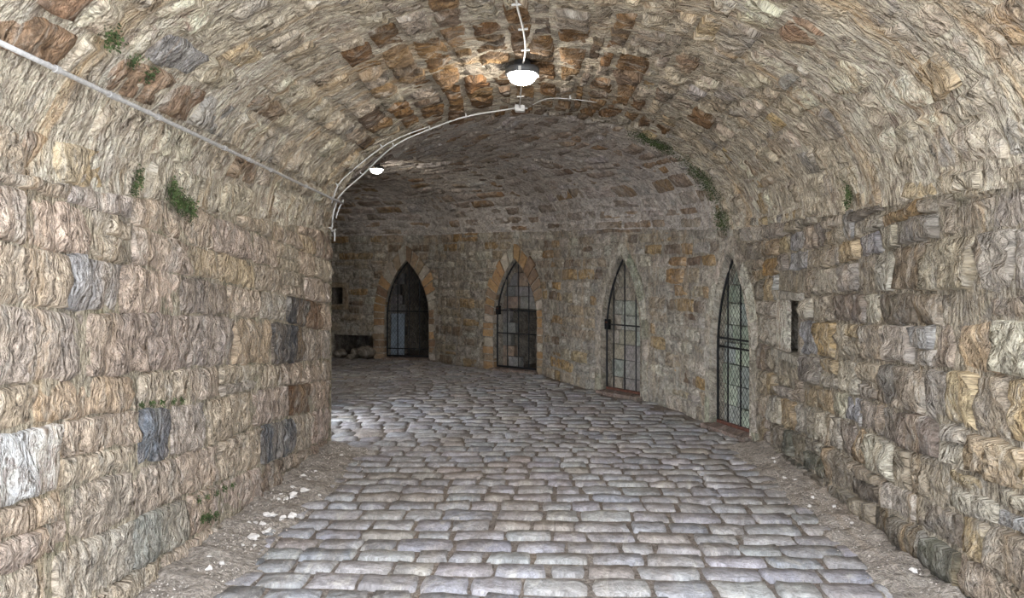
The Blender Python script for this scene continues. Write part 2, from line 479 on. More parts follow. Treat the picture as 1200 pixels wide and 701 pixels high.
# openings in the outer wall -----------------------------------------------------
RING = .22
def arch_half(g, z, grow=0.0):
    a = g['w']/2 + grow; h = g['h'] + grow*1.3; hs = g['hs']; r = h - hs
    if z < hs: return a
    if z >= h: return 0.0
    R = (a*a + r*r)/(2*a)
    return max(0.0, math.sqrt(max(0, R*R - (z-hs)**2)) - (R-a))
for g in gates:
    g['hs'] = g['h']*.44
slot_u, slot_z = on_outer(925, 382)
SLOT = dict(u=slot_u, z0=slot_z-.22, z1=slot_z+.22, w=.6)
hole_u, hole_z = on_outer(394, 347)
HOLE = dict(u=hole_u, z0=hole_z-.17, z1=hole_z+.17, w=.36)
cav_u, cav_z = on_outer(412, 405)
CAV = dict(u=cav_u-.05, z0=-.1, z1=.46, w=.85)
RECTS = [(SLOT, .0), (HOLE, .09), (CAV, .0)]
def blocked(z0, z1, grow):
    out = []
    for g in gates:
        hw = max(arch_half(g, max(z0, 0) + (z1-max(z0, 0))*k/4, grow) for k in range(5))
        if hw > 0.02 and z0 < g['h'] + grow*1.3: out.append((g['u']-hw, g['u']+hw))
    for r, gr in RECTS:
        if z1 > r['z0']-gr and z0 < r['z1']+gr: out.append((r['u']-r['w']/2-gr, r['u']+r['w']/2+gr))
    return sorted(out)
def outer_keep(u, z):
    for g in gates:
        if abs(u-g['u']) < arch_half(g, z, .05): return False
    for r, gr in RECTS:
        if abs(u-r['u']) < r['w']/2 - .01 and r['z0']+.01 < z < r['z1']-.01: return False
    return True

def overrides(table, solver):
    return [(solver(px, py), col, pr) for (px, py, col, pr) in table]
def lay_courses(pcs, surf, u0, u1, rows, tilt, uref, ztop, widths, pal, proud, over=(), block=None, split=.2, flip=False, gap=.012, cell=.06, rough=.014, wr=(14, 4), palf=None, wobble=.02, jit=.012, bev=.02, sink=.03):
    sid = rng.uniform(0, 500)
    def zl(k, u): return rows[k] + tilt*(u-uref) + wobble*float(vnoise(u*.9, k*3.7, sid))
    for k in range(len(rows)-1):
        zm = lambda u: .5*(zl(k, u)+zl(k+1, u))
        free = [(u0, u1)]
        if block:
            um = .5*(u0+u1); free = []
            cur = u0
            # block intervals are tested with the row's own heights near each opening
            bl = []
            for c in np.arange(u0, u1, .4):
                bl += [b for b in block(zl(k, c), zl(k+1, c)) if b[0]-.4 < c < b[1]+.4]
            merged = []
            for b in sorted(bl):
                if merged and b[0] <= merged[-1][1]: merged[-1][1] = max(merged[-1][1], b[1])
                else: merged.append(list(b))
            for b in merged:
                if b[0] > cur: free.append((cur, min(b[0], u1)))
                cur = max(cur, b[1])
            if cur < u1: free.append((cur, u1))
        for (a, b) in free:
            u = a
            first = True
            while u < b - .03:
                w = rng.uniform(*widths) * (rng.uniform(.4, .9) if first else 1); first = False
                e = u + w
                if b - e < widths[0]*.6: e = b
                parts = [(0, 1)]
                hh = zl(k+1, u) - zl(k, u)
                if rng.random() < split and hh > .16:
                    c = rng.uniform(.4, .6); parts = [(0, c), (c, 1)]
                for (f0, f1) in parts:
                    jt = lambda: rng.uniform(-jit, jit)
                    z00, z01 = zl(k, u), zl(k+1, u); z10, z11 = zl(k, e), zl(k+1, e)
                    q = [(u+jt(), z00+(z01-z00)*f0), (e+jt(), z10+(z11-z10)*f0), (e+jt(), z10+(z11-z10)*f1), (u+jt(), z00+(z01-z00)*f1)]
                    zt = ztop(.5*(u+e)) if callable(ztop) else ztop
                    q = [(x, min(max(z, -.08), zt)) for x, z in q]
                    hgt = .5*((q[3][1]-q[0][1]) + (q[2][1]-q[1][1]))
                    if hgt < .05 or e-u < .04: continue
                    cu, cz = .5*(u+e), .25*sum(z for _, z in q)
                    col = pick(palf(cu, cz) if palf else pal); pr = rng.uniform(*proud)
                    for ((ou, oz), oc, op_) in over:
                        if u <= ou <= e and min(q[0][1], q[1][1]) <= oz <= max(q[2][1], q[3][1]):
                            col = lin(oc); pr = op_ if op_ is not None else pr
                    V, Fc, uv = make_stone(surf, q, (e-u, hgt), pr, rng.uniform(0, 900), gap, cell, rough, flip, wr=wr, bev=bev, sink=sink)
                    pcs.add(V, Fc, uv, col, screen_area(V))
                u = e

# ------------------------------------------------------------------ floor
ga = np.linspace(-9.5, 9.5, 96); gb = np.linspace(-7, 19, 130)
def floor_surf(a, b):
    a = np.asarray(a, float); b = np.asarray(b, float)
    p = np.stack([a, b, 0*a], -1); n = np.zeros_like(p); n[..., 2] = 1
    return p, n, np.stack([a, b], -1)
flo = shell('floor', floor_surf, ga, gb, None, M['dirt'], (118, 108, 100), off=-.008, amp=.007)
flo['label'] = 'dirt bedding of the grey cobbled roadway'
cobs = Pieces(flo, 'cobble', M['cobble'], 300)
def inside_plan(x, y):
    if y < 6.8: return -2.02 < x < 2.02
    u = OUT.near((x, y)); c = OUT.at(u); n = OUT.nrm(u)
    if ((np.array([x, y])-c)*n).sum() < 0.02: return False
    if y < 8.4: return x > -4.2
    # inner wall beyond the side opening
    k = INF.near((x, y)); c = INF.at(k); n = INF.nrm(k)
    return ((np.array([x, y])-c)*n).sum() > 0.02
y = MOUTH + .1
row = 0
while y < 14.4:
    d = rng.uniform(.165, .215)
    x = -6.2 + rng.uniform(0, .3) if y > 6.8 else -2.1 + rng.uniform(-.2, 0)
    drop = lambda xx: .012*(xx) + .03*float(vnoise(xx*.7, row*.13, 4.0)) - (.06*max(0, y-7.5)*max(0, -xx-.5)*.25)
    while x < 2.1:
        w = rng.uniform(.2, .36)
        yc = y + d/2 + drop(x+w/2)
        if inside_plan(x+w/2, yc) and inside_plan(x+.08, yc) and inside_plan(x+w-.08, yc):
            q = [(x, y+drop(x)), (x+w, y+drop(x+w)), (x+w+rng.uniform(-.012, .012), y+d+drop(x+w)), (x+rng.uniform(-.012, .012), y+d+drop(x))]
            V, Fc, uv = make_stone(floor_surf, q, (w, d), rng.uniform(.006, .012), rng.uniform(0, 900), gap=.003, cell=.045, rough=.008, maxn=7, sink=.022, wr=(8, 10), tilt=.005, bev=.016, wear=.005)
            # dome the setts
            cobs.add(V, Fc, uv, pick(PAL_COB), screen_area(V))
        x += w
    y += d; row += 1
cobs.flush('distant_cobbles')

# unseen ground outside the mouth, made pale to bounce skylight onto the vault
fc = shell('floor_bounce', floor_surf, np.linspace(-9.4, 9.4, 60), np.linspace(-6.9, MOUTH-.05, 40), None, M['dirt'], (196, 190, 182), off=.004, amp=.004)
fc['label'] = 'unseen pale ground added outside the passage mouth to bounce skylight'
# ------------------------------------------------------------------ left wall
lw = shell('wall_left', left_surf, np.linspace(0, INN.len, 100), np.linspace(-.1, 2.02, 44), None, M['mortar_l'], (160, 148, 128), off=-.006, amp=.008, flip=True)
lw['label'] = 'tan weathered sandstone wall on the left'
pl = Pieces(lw, 'stone', M['left'])
ov_left = overrides([(348, 374, (72, 72, 74), .03), (185, 495, (108, 111, 117), .02), (320, 520, (96, 98, 102), .02),
                     (40, 572, (198, 194, 190), .03), (155, 395, (160, 142, 128), .02), (200, 395, (154, 138, 128), .02), (130, 330, (156, 152, 150), .02), (371, 375, (112, 84, 62), .02),
                     (360, 472, (108, 78, 54), .02), (215, 350, (140, 128, 118), .02), (195, 640, (150, 148, 138), .03)], on_left)
rows = [-.35, -.06, .22, .48, .76, 1.02, 1.2, 1.5, 1.72, 1.93, 2.12, 2.35, 2.6]
lay_courses(pl, left_surf, 0, INN.len-.01, rows, -.1, 1.0, 2.02, (.32, .72), PAL_LEFT, (.008, .018), ov_left, split=.1, flip=True, gap=.0, cell=.026, rough=.026, wr=(15, 5), wobble=.035, jit=.02, bev=.009, sink=.014)
pl.flush('small_stones')

# pier: corner quoins, rear face and the side passage
def box_face(name, p0, p1, z0, z1, mat, col, label=None):
    p0 = np.array(p0, float); p1 = np.array(p1, float); L = float(np.linalg.norm(p1-p0))
    n = np.array([-(p1-p0)[1], (p1-p0)[0]])/L
    def f(u, z):
        u = np.asarray(u, float); z = np.asarray(z, float)
        xy = p0 + (p1-p0)*(u/L)[..., None]
        return np.concatenate([xy, z[..., None]], -1), np.concatenate([np.broadcast_to(n, xy.shape), 0*z[..., None]], -1), np.stack([u+60, z], -1)
    return f, L
for nm, a, b in (('wall_pier', (-2.7, 6.8), (-2.0, 6.8)), ('wall_passage', (Q[0], Q[1]), (-3.3, 8.4))):
    f, L = box_face(nm, a, b, 0, 2, None, None)
    o = shell(nm, f, np.linspace(0, L, 30), np.linspace(-.1, 2.05, 30), None, M['mortar_l'], (128, 118, 96), amp=.01)
    o['label'] = {'wall_pier': 'rear face of the left pier beside the side opening', 'wall_passage': 'dark stone jamb of the side opening behind the pier'}[nm]
    pc = Pieces(o, 'stone', M['left'], 60)
    lay_courses(pc, f, 0, L, rows, 0, 0, 2.02, (.3, .55), PAL_LEFT, (.01, .03), cell=.07)
    pc.flush('small_stones')
lq = [(P[0]-.03, P[1]-.02), (Q[0]-.03, Q[1]+.02), (-3.5, 8.42), (-3.5, 6.78)]
mb = MB().add([(x, y_, 2.03) for x, y_ in lq] + [(x, y_, 2.3) for x, y_ in lq], [[0, 1, 2, 3], [4, 7, 6, 5], [0, 4, 5, 1], [1, 5, 6, 2], [2, 6, 7, 3], [3, 7, 4, 0]]); so = mb.build('ceiling_passage', M['mortar']); so['kind'] = 'structure'; so['label'] = 'flat stone lintel over the side opening'
iw = shell('wall_inner', innf_surf, np.linspace(0, INF.len, 60), np.linspace(-.1, 2.02, 24), None, M['mortar'], (140, 130, 116), amp=.012, flip=True)
iw['label'] = 'inner stone wall of the bend behind the pier'
pc = Pieces(iw, 'stone', M['back'], 60)
lay_courses(pc, innf_surf, 0, INF.len, rows, 0, 0, 2.02, (.3, .6), PAL_BACK, (.01, .03), cell=.09, flip=True)
pc.flush('small_stones')

# ------------------------------------------------------------------ right wall and back wall
USPLIT = UG4
def ztop_out(u): return float(np.interp(u, pU, pzo)) + .02
def out_shell(name, ua, ub, mat, col):
    ag = np.arange(ua, ub+.02, .04); ag[-1] = ub
    A = np.linspace(0, 1, 60)
    def f(u, k):
        z = -.1 + k*(np.interp(u, pU, pzo)+.12)
        return out_surf(u, z)
    keep = lambda u, k: outer_keep(u, -.1 + k*(ztop_out(u)+.1))
    return shell(name, f, ag, A, keep, mat, col, amp=.01)
rw = out_shell('wall_right', 0, USPLIT, M['right'], (150, 138, 120)); rw['label'] = 'brown rubble stone wall on the right'
bw = out_shell('wall_back', USPLIT, OUT.len, M['mortar'], (152, 142, 128)); bw['label'] = 'curving stone wall with the pointed niches'
pr_ = Pieces(rw, 'stone', M['right'])
ov_r = overrides([(1105, 362, (190, 160, 110), -.035), (1115, 345, (60, 54, 50), -.03), (1065, 270, (120, 112, 104), .035), (1035, 275, (160, 150, 130), .03), (1040, 370, (205, 202, 198), .02),
                  (975, 390, (176, 146, 96), .03), (1055, 350, (96, 84, 72), .02), (1085, 345, (110, 92, 72), .02), (1187, 455, (184, 158, 118), .03), (905, 317, (150, 116, 68), .02),
                  (1060, 245, (140, 108, 66), .02), (1080, 240, (146, 116, 76), .02), (950, 445, (120, 112, 106), .02), (1040, 455, (104, 98, 92), .02)], on_outer)
rows_r = [-.3, -.1, .08, .24, .44, .68, .88, 1.14, 1.4, 1.54, 1.78, 1.96, 2.14, 2.4, 2.6]
def pal_r(u, z):
    return PAL_RIGHT if z > .35 or rng.random() < .25 else [(3, (92, 84, 74)), (2, (120, 110, 96)), (2, (84, 84, 74)), (1, (140, 128, 108))]
blk = lambda z0, z1: blocked(z0, z1, .16)
lay_courses(pr_, out_surf, 0, USPLIT, rows_r, -.06, 2.0, ztop_out, (.17, .46), PAL_RIGHT, (.0, .034), ov_r, blk, split=.2, gap=.004, cell=.03, rough=.03, wr=(11, 6), palf=pal_r, wobble=.06, jit=.03, bev=.012, sink=.022)
pr_.flush('small_stones')
pb = Pieces(bw, 'stone', M['back'])
ov_b = overrides([(655, 335, (170, 128, 60), .02), (640, 300, (160, 120, 66), .02), (800, 300, (150, 112, 66), .02), (790, 320, (160, 124, 78), .02), (800, 350, (156, 130, 92), .02), (425, 305, (140, 116, 78), .02), (780, 405, (170, 144, 104), .02),
                  (680, 425, (170, 150, 116), .02), (745, 285, (96, 84, 76), .02)], on_outer)
rows_b = [-.06, .16, .34, .5, .68, .84, 1.0, 1.18, 1.34, 1.5, 1.68, 1.84, 2.0, 2.16, 2.34, 2.5]
lay_courses(pb, out_surf, USPLIT, OUT.len-1.5, rows_b, 0, 0, ztop_out, (.22, .5), PAL_BACK, (-.012, .016), ov_b, blk, split=.15, gap=.008, cell=.06, rough=.016, wr=(9, 8), wobble=.03, jit=.02)
pb.flush('small_stones')

# ------------------------------------------------------------------ vault
def vault_shell(name, s0, s1, n, col, label):
    o = shell(name, vault, np.linspace(s0, s1, n), np.linspace(0, 1, 130), None, M['vault'] if s0 == 0 else M['far'], col, off=-.006, amp=.014)
    o['label'] = label; return o
cn = vault_shell('ceiling', 0, S1, 90, (196, 184, 166), 'rough stone barrel vault over the near passage')
cf = vault_shell('ceiling_bend', S1, SEND, 110, (192, 182, 172), 'grey stone vault turning left over the bend')
def lay_vault(pcs, s0, s1, rowh, widths, palf, proud, cell, rough, wr, maxn=12, gap=.014, gapf=None):
    tau = 0.0
    while tau < .999:
        sp = math.pi*math.hypot(2.02*math.sin(math.pi*tau+.02), 1.2*math.cos(math.pi*tau+.02))
        t1 = tau + rng.uniform(*rowh)/sp
        if t1 > .985: t1 = 1.0
        tm = .5*(tau+t1)
        ss = np.linspace(s0, s1, 300); pp = vault_pos(ss, np.full(300, tm))
        L = np.concatenate([[0], np.cumsum(np.linalg.norm(np.diff(pp, axis=0), axis=1))])
        l = -rng.uniform(0, widths[0]); hgt = (t1-tau)*sp
        sid = rng.uniform(0, 99)
        tw = lambda s, k: float(vnoise(s*1.3, k*91.7, 5.0))*.012
        while l < L[-1]-.02:
            w = rng.uniform(*widths); e = l+w
            if L[-1]-e < .12: e = L[-1]
            a, b = np.interp(max(l, 0), L, ss), np.interp(min(e, L[-1]), L, ss)
            ww = min(e, L[-1]) - max(l, 0)
            if ww > .05:
                g0, g1 = tau, t1
                q = [(a, max(0, g0+tw(a, g0))), (b, max(0, g0+tw(b, g0))), (b+rng.uniform(-.01, .01), min(1, g1+tw(b, g1))), (a+rng.uniform(-.01, .01), min(1, g1+tw(a, g1)))]
                q = [(min(max(x, s0), s1), t) for x, t in q]
                pal, pr = palf(.5*(a+b), tm)
                V, Fc, uv = make_stone(vault, q, (ww, hgt), rng.uniform(*proud) + pr, rng.uniform(0, 900), gapf(.5*(a+b), tm) if gapf else gap, cell, rough, False, maxn, wr=wr)
                pcs.add(V, Fc, uv, pal, screen_area(V))
            l = e
        tau = t1
pn = Pieces(cn, 'stone', M['vault'])
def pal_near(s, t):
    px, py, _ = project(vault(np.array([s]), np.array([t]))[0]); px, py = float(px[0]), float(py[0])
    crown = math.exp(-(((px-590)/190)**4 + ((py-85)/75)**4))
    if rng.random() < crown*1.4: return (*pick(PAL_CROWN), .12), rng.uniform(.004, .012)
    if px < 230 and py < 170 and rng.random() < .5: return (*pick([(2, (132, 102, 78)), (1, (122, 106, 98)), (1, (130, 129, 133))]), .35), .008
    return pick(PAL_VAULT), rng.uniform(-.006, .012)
def gap_near(s, t): return .008 + .014*math.exp(-(((s-4.6)/1.3)**2 + ((t-.47)/.22)**2))
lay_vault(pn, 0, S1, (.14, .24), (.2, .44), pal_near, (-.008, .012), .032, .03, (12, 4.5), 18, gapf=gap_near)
pn.flush('small_stones')
pf = Pieces(cf, 'stone', M['far'])
lay_vault(pf, S1, SEND-1.0, (.13, .23), (.28, .6), lambda s, t: (pick(PAL_FAR), 0), (-.016, .014), .06, .018, (8, 8), 10, .02)
pf.flush('small_stones')

ed = MB().box((-9.55, 12.4, 1.6), (.2, 4.4, 3.8)).build('wall_light_block', M['back'], col=lin((140, 128, 112))); ed['kind'] = 'structure'; ed['label'] = 'unseen end wall added to block daylight beyond the bend'  # unseen wall, added to keep daylight out and the far left dark
# portal ring at the open mouth, behind the view
fr = MB()
sec = vault_pos(np.zeros(40), np.linspace(0, 1, 40))
V = [(-2.02, MOUTH, -.1)] + [tuple(p) for p in sec] + [(2.02, MOUTH, -.1)]
W = [(-4.5, MOUTH, -.1)] + [(-4.5 if i < 12 else (4.5 if i > 27 else -4.5 + 9*(i-12)/15), MOUTH, 4.6 if 12 <= i <= 27 else (.6+4*i/12 if i < 12 else .6+4*(39-i)/12)) for i in range(40)] + [(4.5, MOUTH, -.1)]
n_ = len(V)
fr.add(V + W, [[i, i+1, n_+i+1, n_+i] for i in range(n_-1)])
fo = fr.build('wall_front', M['right'], col=lin((150, 138, 120))); fo['kind'] = 'structure'; fo['label'] = 'stone front around the open mouth of the passage'

# ------------------------------------------------------------------ niches, surrounds and gates
def outline(g, grow=0.0, n=16, z0=0.0):
    a = g['w']/2+grow; pts = [(-a, z0), (-a, g['hs']*.33), (-a, g['hs']*.66)]
    h = g['h']+grow*1.3
    for k in range(n+1):
        z = g['hs'] + (h-g['hs'])*math.sin(math.pi/2*k/n)
        pts.append((-arch_half(g, z, grow) if k < n else 0.0, z))
    return pts + [(-x, z) for x, z in pts[:-1]][::-1]
NICHE_LABEL = ['cream rendered surround of the niche nearest the right wall', 'pale rendered surround of the second niche from the right', 'brown voussoir arch round the third niche from the right', 'brown voussoir arch round the leftmost niche']
GATE_LABEL = ['tall iron gate with wire netting nearest the right wall', 'iron gate with three upright bars and a lock box, second from the right', 'iron bar gate before broken masonry, third from the right', 'dark iron gate with diamond netting, leftmost of the four']
for gi, g in enumerate(gates):
    loc = (*g['mid'], 0.0)
    deep = [.17, .2, .26, .28][gi]
    pts = outline(g, .0, 16, -.05)
    rv = MB()
    n_ = len(pts)
    jit = [rng.uniform(-.008, .008) for _ in pts]
    V = [(x*(1+j), -.03, z) for (x, z), j in zip(pts, jit)] + [(x, deep + (3.0 if gi >= 2 else .02), z) for x, z in pts]
    rv.add(V, [[i, n_+i, n_+i+1, i+1] for i in range(n_-1)])
    # annulus behind the voussoirs closes the wall edge
    po = outline(g, .2 if gi >= 2 else .11, 16, -.05)
    rv.add([(x, -.004, z) for x, z in pts] + [(x, -.004, z) for x, z in po], [[i, i+1, n_+i+1, n_+i] for i in range(n_-1)])
    if gi >= 2:
        yb = deep+3.0
        rv.add([(x, yb, z) for x, z in pts], [list(range(n_))])
    root = rv.build('trim_%d' % (gi+1), M['mortar'], col=lin((176, 166, 150)))
    root.location = loc; root.rotation_euler = (0, 0, g['ang']); root['kind'] = 'structure'; root['label'] = NICHE_LABEL[gi]
    # voussoirs / quoins
    inn = outline(g, .0, 40, 0); 
    li = np.array(inn); cl = np.concatenate([[0], np.cumsum(np.linalg.norm(np.diff(li, axis=0), axis=1))])
    ringw = RING if gi >= 2 else .13
    ou = np.array(outline(g, ringw, 40, 0))
    pos = 0.0; k = 0
    pal = [(3, (158, 126, 88)), (2, (142, 120, 96)), (2, (168, 156, 140)), (1, (124, 100, 78))] if gi >= 2 else [(3, (176, 168, 152)), (2, (160, 150, 134)), (1, (150, 148, 128))]
    while pos < cl[-1]-.04:
        e = min(cl[-1], pos + (rng.uniform(.11, .16) if gi >= 2 else rng.uniform(.2, .34)))
        if cl[-1]-e < .08: e = cl[-1]
        gap = .011 if gi >= 2 else .003
        tt = np.linspace(pos+gap, e-gap, 4)
        A = np.stack([np.interp(tt, cl, li[:, 0]), np.interp(tt, cl, li[:, 1])], 1)
        B = np.stack([np.interp(tt, cl, ou[:, 0]), np.interp(tt, cl, ou[:, 1])], 1)
        B = A + (B-A)*rng.uniform(.85, 1.12)
        f = rng.uniform(.02, .034) if gi >= 2 else rng.uniform(.006, .014)
        V = []
        for y_, s_ in ((.1, 0), (-f+.008, 0), (-f, .08), (-f-.004, .5), (-f, .92), (-f+.008, 1), (.02, 1)):
            for i in range(4):
                p = A[i] + (B[i]-A[i])*s_
                V.append((p[0], y_ + rng.uniform(-.003, .003), p[1]))
        Fc = [[r*4+i, r*4+i+1, r*4+i+5, r*4+i+4] for r in range(6) for i in range(3)]
        Fc += [[r*4 for r in range(7)], [r*4+3 for r in range(7)][::-1]]
        mb = MB().add(V, Fc)
        mb.build('voussoir', M['dressed'] if gi >= 2 else M['back'], root, False, (*pick(pal), .25))
        pos = e; k += 1
    # masonry at the back of the niche
    nb = MB()
    a = g['w']/2
    z = 0.0; r_i = 0
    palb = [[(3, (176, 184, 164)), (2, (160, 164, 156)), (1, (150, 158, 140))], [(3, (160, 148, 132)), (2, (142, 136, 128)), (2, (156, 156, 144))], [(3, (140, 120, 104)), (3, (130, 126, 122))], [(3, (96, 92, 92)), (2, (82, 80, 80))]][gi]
    if gi < 2:
        bk = MB().box((0, deep+.09, g['h']/2), (g['w']*1.05, .1, g['h']*1.02)).build('niche_back', M['mortar'], root, col=lin((150, 146, 136)))
    while z < g['h']-.02:
        hh = rng.uniform(.17, .24)
        x = -a - rng.uniform(0, .2)
        while x < a:
            w = rng.uniform(.24, .42)
            x0, x1 = max(x, -a), min(x+w, a)
            cxm = (x0+x1)/2; cz = z+hh/2
            ok = x1-x0 > .04 and arch_half(g, z+.02) > min(abs(x0), abs(x1)) - .02
            if gi == 3: ok = ok and cxm < -.12 and not (z < 0.62 and False)
            if gi == 2:
                lim = .02 if cz < .75 else (.16 if cz < 1.25 else .4)
                ok = ok and (cxm < lim or cz < .3)
                if cz < .95 and cxm > -.2: ok = False
            if ok:
                pc_ = pick(palb)
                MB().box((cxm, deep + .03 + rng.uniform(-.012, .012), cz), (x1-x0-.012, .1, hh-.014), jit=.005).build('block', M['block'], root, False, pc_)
            x += w
        z += hh; r_i += 1
    # sill
    MB().box((0, .03, .012), (g['w']+.04, .3, .06), jit=.006).build('sill', M['back'], root, False, lin((128, 108, 98)))

    # ---- gate leaf
    gate = empty('iron_gate', loc, g['ang'])
    tag(gate, GATE_LABEL[gi], 'gate', 'pointed iron gates along the curving wall')
    gy = .06
    fp = outline(dict(g, w=g['w']-.05, h=g['h']-.03), 0, 14, .05)
    MB().tube([(x, gy, z) for x, z in fp], .014, 6).build('frame', M['iron'], gate)
    MB().box((0, gy, .065), (g['w']-.05, .03, .03)).build('bottom_rail', M['rust'] if gi in (0, 1) else M['iron'], gate)
    gg = dict(g, w=g['w']-.06, h=g['h']-.04)
    def vbar(x, name='upright_bar', r=.009):
        zt = max(z for z in np.linspace(.1, gg['h'], 200) if arch_half(gg, z) >= abs(x)-.001)
        MB().tube([(x, gy, .05), (x, gy, zt)], r, 6).build(name, M['iron'], gate)
    def hbar(z, r=.011):
        xh = arch_half(gg, z)
        MB().tube([(-xh, gy+.004, z), (xh, gy+.004, z)], r, 6).build('cross_bar', M['iron'], gate)
    bars = [(-.17, .1), (-.24, 0.0, .24), (-.2, .02, .22), (-.2, .02, .22)][gi]
    for b in bars: vbar(b*g['w']/.85)
    hz = [(.86, .95), (.93,), (.62, 1.0), (.2, .9)][gi]
    for z in hz: hbar(z)
    if gi in (1, 2):
        zl_ = hz[-1]
        lx = -g['w']/2+.05
        lb = MB().box((lx, gy-.01, zl_), (.07, .05, .14)).build('lock_box', M['iron'], gate)
        MB().box((lx+.01, gy-.045, zl_+.03), (.02, .03, .02)).build('keyhole_plate', M['rust'], lb)
    for z in (.3, g['hs']+.25):
        xh = arch_half(gg, z)
        MB().tube([(xh+.01, gy, z-.04), (xh+.01, gy, z+.04)], .018, 8).build('hinge', M['iron'], gate)
    # wire netting, clipped to the leaf
    net = MB()
    cell = [.055, .09, .11, .06][gi]
    wr_r = [.0022, .0012, .0012, .0022][gi]
    def runs(fx):
        seg = []; cur = None
        for s in np.linspace(0, 3.4, 240):
            x, z = fx(s)
            if z > .07 and abs(x) < arch_half(gg, z) and z < gg['h']:
                cur = [(x, z), (x, z)] if cur is None else [cur[0], (x, z)]
            elif cur is not None: seg.append(cur); cur = None
        if cur: seg.append(cur)
        return seg
    sl = 1.5                                # diamonds stand taller than wide
    for sg_ in (-1, 1):
        c0 = -3.0
        while c0 < 3.0:
            for (p0, p1) in runs(lambda s, c0=c0, sg_=sg_: (sg_*(c0 + s/sl), s)):
                if abs(p0[1]-p1[1]) > .02:
                    net.tube([(p0[0], gy+.012+.002*sg_, p0[1]), (p1[0], gy+.012+.002*sg_, p1[1])], wr_r, 3, False)
            c0 += cell
    o = net.build('wire_netting', M['wire'], gate); o['kind'] = 'stuff'
    o['label'] = 'diamond wire netting over the bars'

# slab behind the leftmost gate, litter behind the right gate
g = gates[3]; ex = np.array([math.cos(g['ang']), math.sin(g['ang'])]); ey = np.array([-ex[1], ex[0]])
def gpt(g, x, y, z):
    ex = np.array([math.cos(g['ang']), math.sin(g['ang'])]); ey = np.array([-ex[1], ex[0]])
    c = g['mid'] + ex*x + ey*y; return (c[0], c[1], z)
s = MB().box((0, 0, .41), (.26, .05, .78), jit=.012).box((.02, -.026, .5), (.16, .01, .5), jit=.01).build('leaning_slab', M['slab'])
s.location = gpt(g, -.25, .18, .042); s.rotation_euler = (-.06, 0, g['ang'])
tag(s, 'pale blue-grey slab leaning inside the leftmost gate', 'slab')
g = gates[0]
for i in range(9):
    mb = MB()
    k = rng.uniform(.018, .026)
    mb.box((0, 0, k*.4), (k*2, k*1.3, k*.8), jit=k*.35)
    o = mb.build('litter', M['paper'] if i % 3 else M['chip'])
    o.location = gpt(g, -.26 + i*.065, .12, .042); o.rotation_euler = (0, 0, rng.uniform(0, 3))
    tag(o, 'crumpled pale scrap of litter behind the netting of the rightmost gate', 'litter', 'litter behind the rightmost gate')

# window-like slot in the right wall, square hole and low cavity in the back wall
def pocket(name, r, deep, mat, col, label, fr_col=None, fr=.09):
    mid = OUT.at(r['u']); n = OUT.nrm(r['u']); ang = math.atan2(-n[1], -n[0]) - math.pi/2
    w, z0, z1 = r['w'], r['z0'], r['z1']
    mb = MB()
    a = w/2
    f = [(-a, z0), (a, z0), (a, z1), (-a, z1)]
    V = [(x, -.0, z) for x, z in f] + [(x, deep, z) for x, z in f]
    mb.add(V, [[0, 4, 5, 1], [1, 5, 6, 2], [2, 6, 7, 3], [3, 7, 4, 0], [4, 7, 6, 5]])
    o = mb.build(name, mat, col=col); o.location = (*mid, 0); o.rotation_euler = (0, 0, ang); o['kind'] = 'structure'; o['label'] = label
    return o, a, z0, z1
so, a, z0, z1 = pocket('window_1', SLOT, .55, M['mortar'], lin((150, 142, 130)), 'narrow slot recess in the right wall, its jamb painted as a lit reveal')
MB().box((-a+.15, .0, (z0+z1)/2), (.3, .03, z1-z0-.01), jit=.004).build('jamb_stone', M['right'], so, False, lin((206, 196, 180)))  # thin plate coloured pale to stand for the lit far reveal
MB().box((a+.02, .03, (z0+z1)/2), (.06, .12, z1-z0), jit=.008).build('jamb_stone', M['right'], so, False, lin((128, 114, 98)))
MB().box((0, .02, z0-.03), (.66, .14, .07), jit=.01).build('sill', M['right'], so, False, lin((170, 162, 148)))
MB().box((0, .03, z1+.03), (.66, .14, .07), jit=.01).build('lintel', M['right'], so, False, lin((168, 160, 148)))
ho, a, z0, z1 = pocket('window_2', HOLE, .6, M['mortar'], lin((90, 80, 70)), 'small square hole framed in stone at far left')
for c, d in (((-a-.04, .02, (z0+z1)/2), (.09, .12, z1-z0)), ((a+.04, .02, (z0+z1)/2), (.09, .12, z1-z0)), ((0, .02, z1+.045), (.54, .12, .09)), ((0, .02, z0-.045), (.54, .12, .09))):
    MB().box(c, d, jit=.008).build('frame_stone', M['back'], ho, False, pick([(1, (150, 132, 108)), (1, (140, 118, 90))]))
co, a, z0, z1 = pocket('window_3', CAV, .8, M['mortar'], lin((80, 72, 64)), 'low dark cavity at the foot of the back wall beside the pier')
def boulder(name, loc, r, mat, col, seed, flat=.7, n1=7, n2=10, amp=.28, smooth=True):
    V = []
    for i in range(n1+1):
        th = math.pi*i/n1
        for k in range(n2):
            ph = 2*math.pi*k/n2
            d = np.array([math.sin(th)*math.cos(ph), math.sin(th)*math.sin(ph), math.cos(th)*flat])
            q = 1 + amp*float(fbm(np.array(d[0]*1.6+seed), d[1]*1.6, d[2]*1.6, 2))
            V.append(d*r*q)
    V = np.array(V); V[:, 2] -= V[:, 2].min()
    Fc = [[i*n2+k, (i+1)*n2+k, (i+1)*n2+(k+1) % n2, i*n2+(k+1) % n2] for i in range(n1) for k in range(n2)]
    o = mesh_obj(name, V, Fc, mat, None, np.stack([V[:, 0]+V[:, 1], V[:, 2]+V[:, 1]*.5], 1), col, smooth)
    o.location = loc; return o
cm = OUT.at(CAV['u']); cnm = OUT.nrm(CAV['u']); ctn = np.array([cnm[1], -cnm[0]])
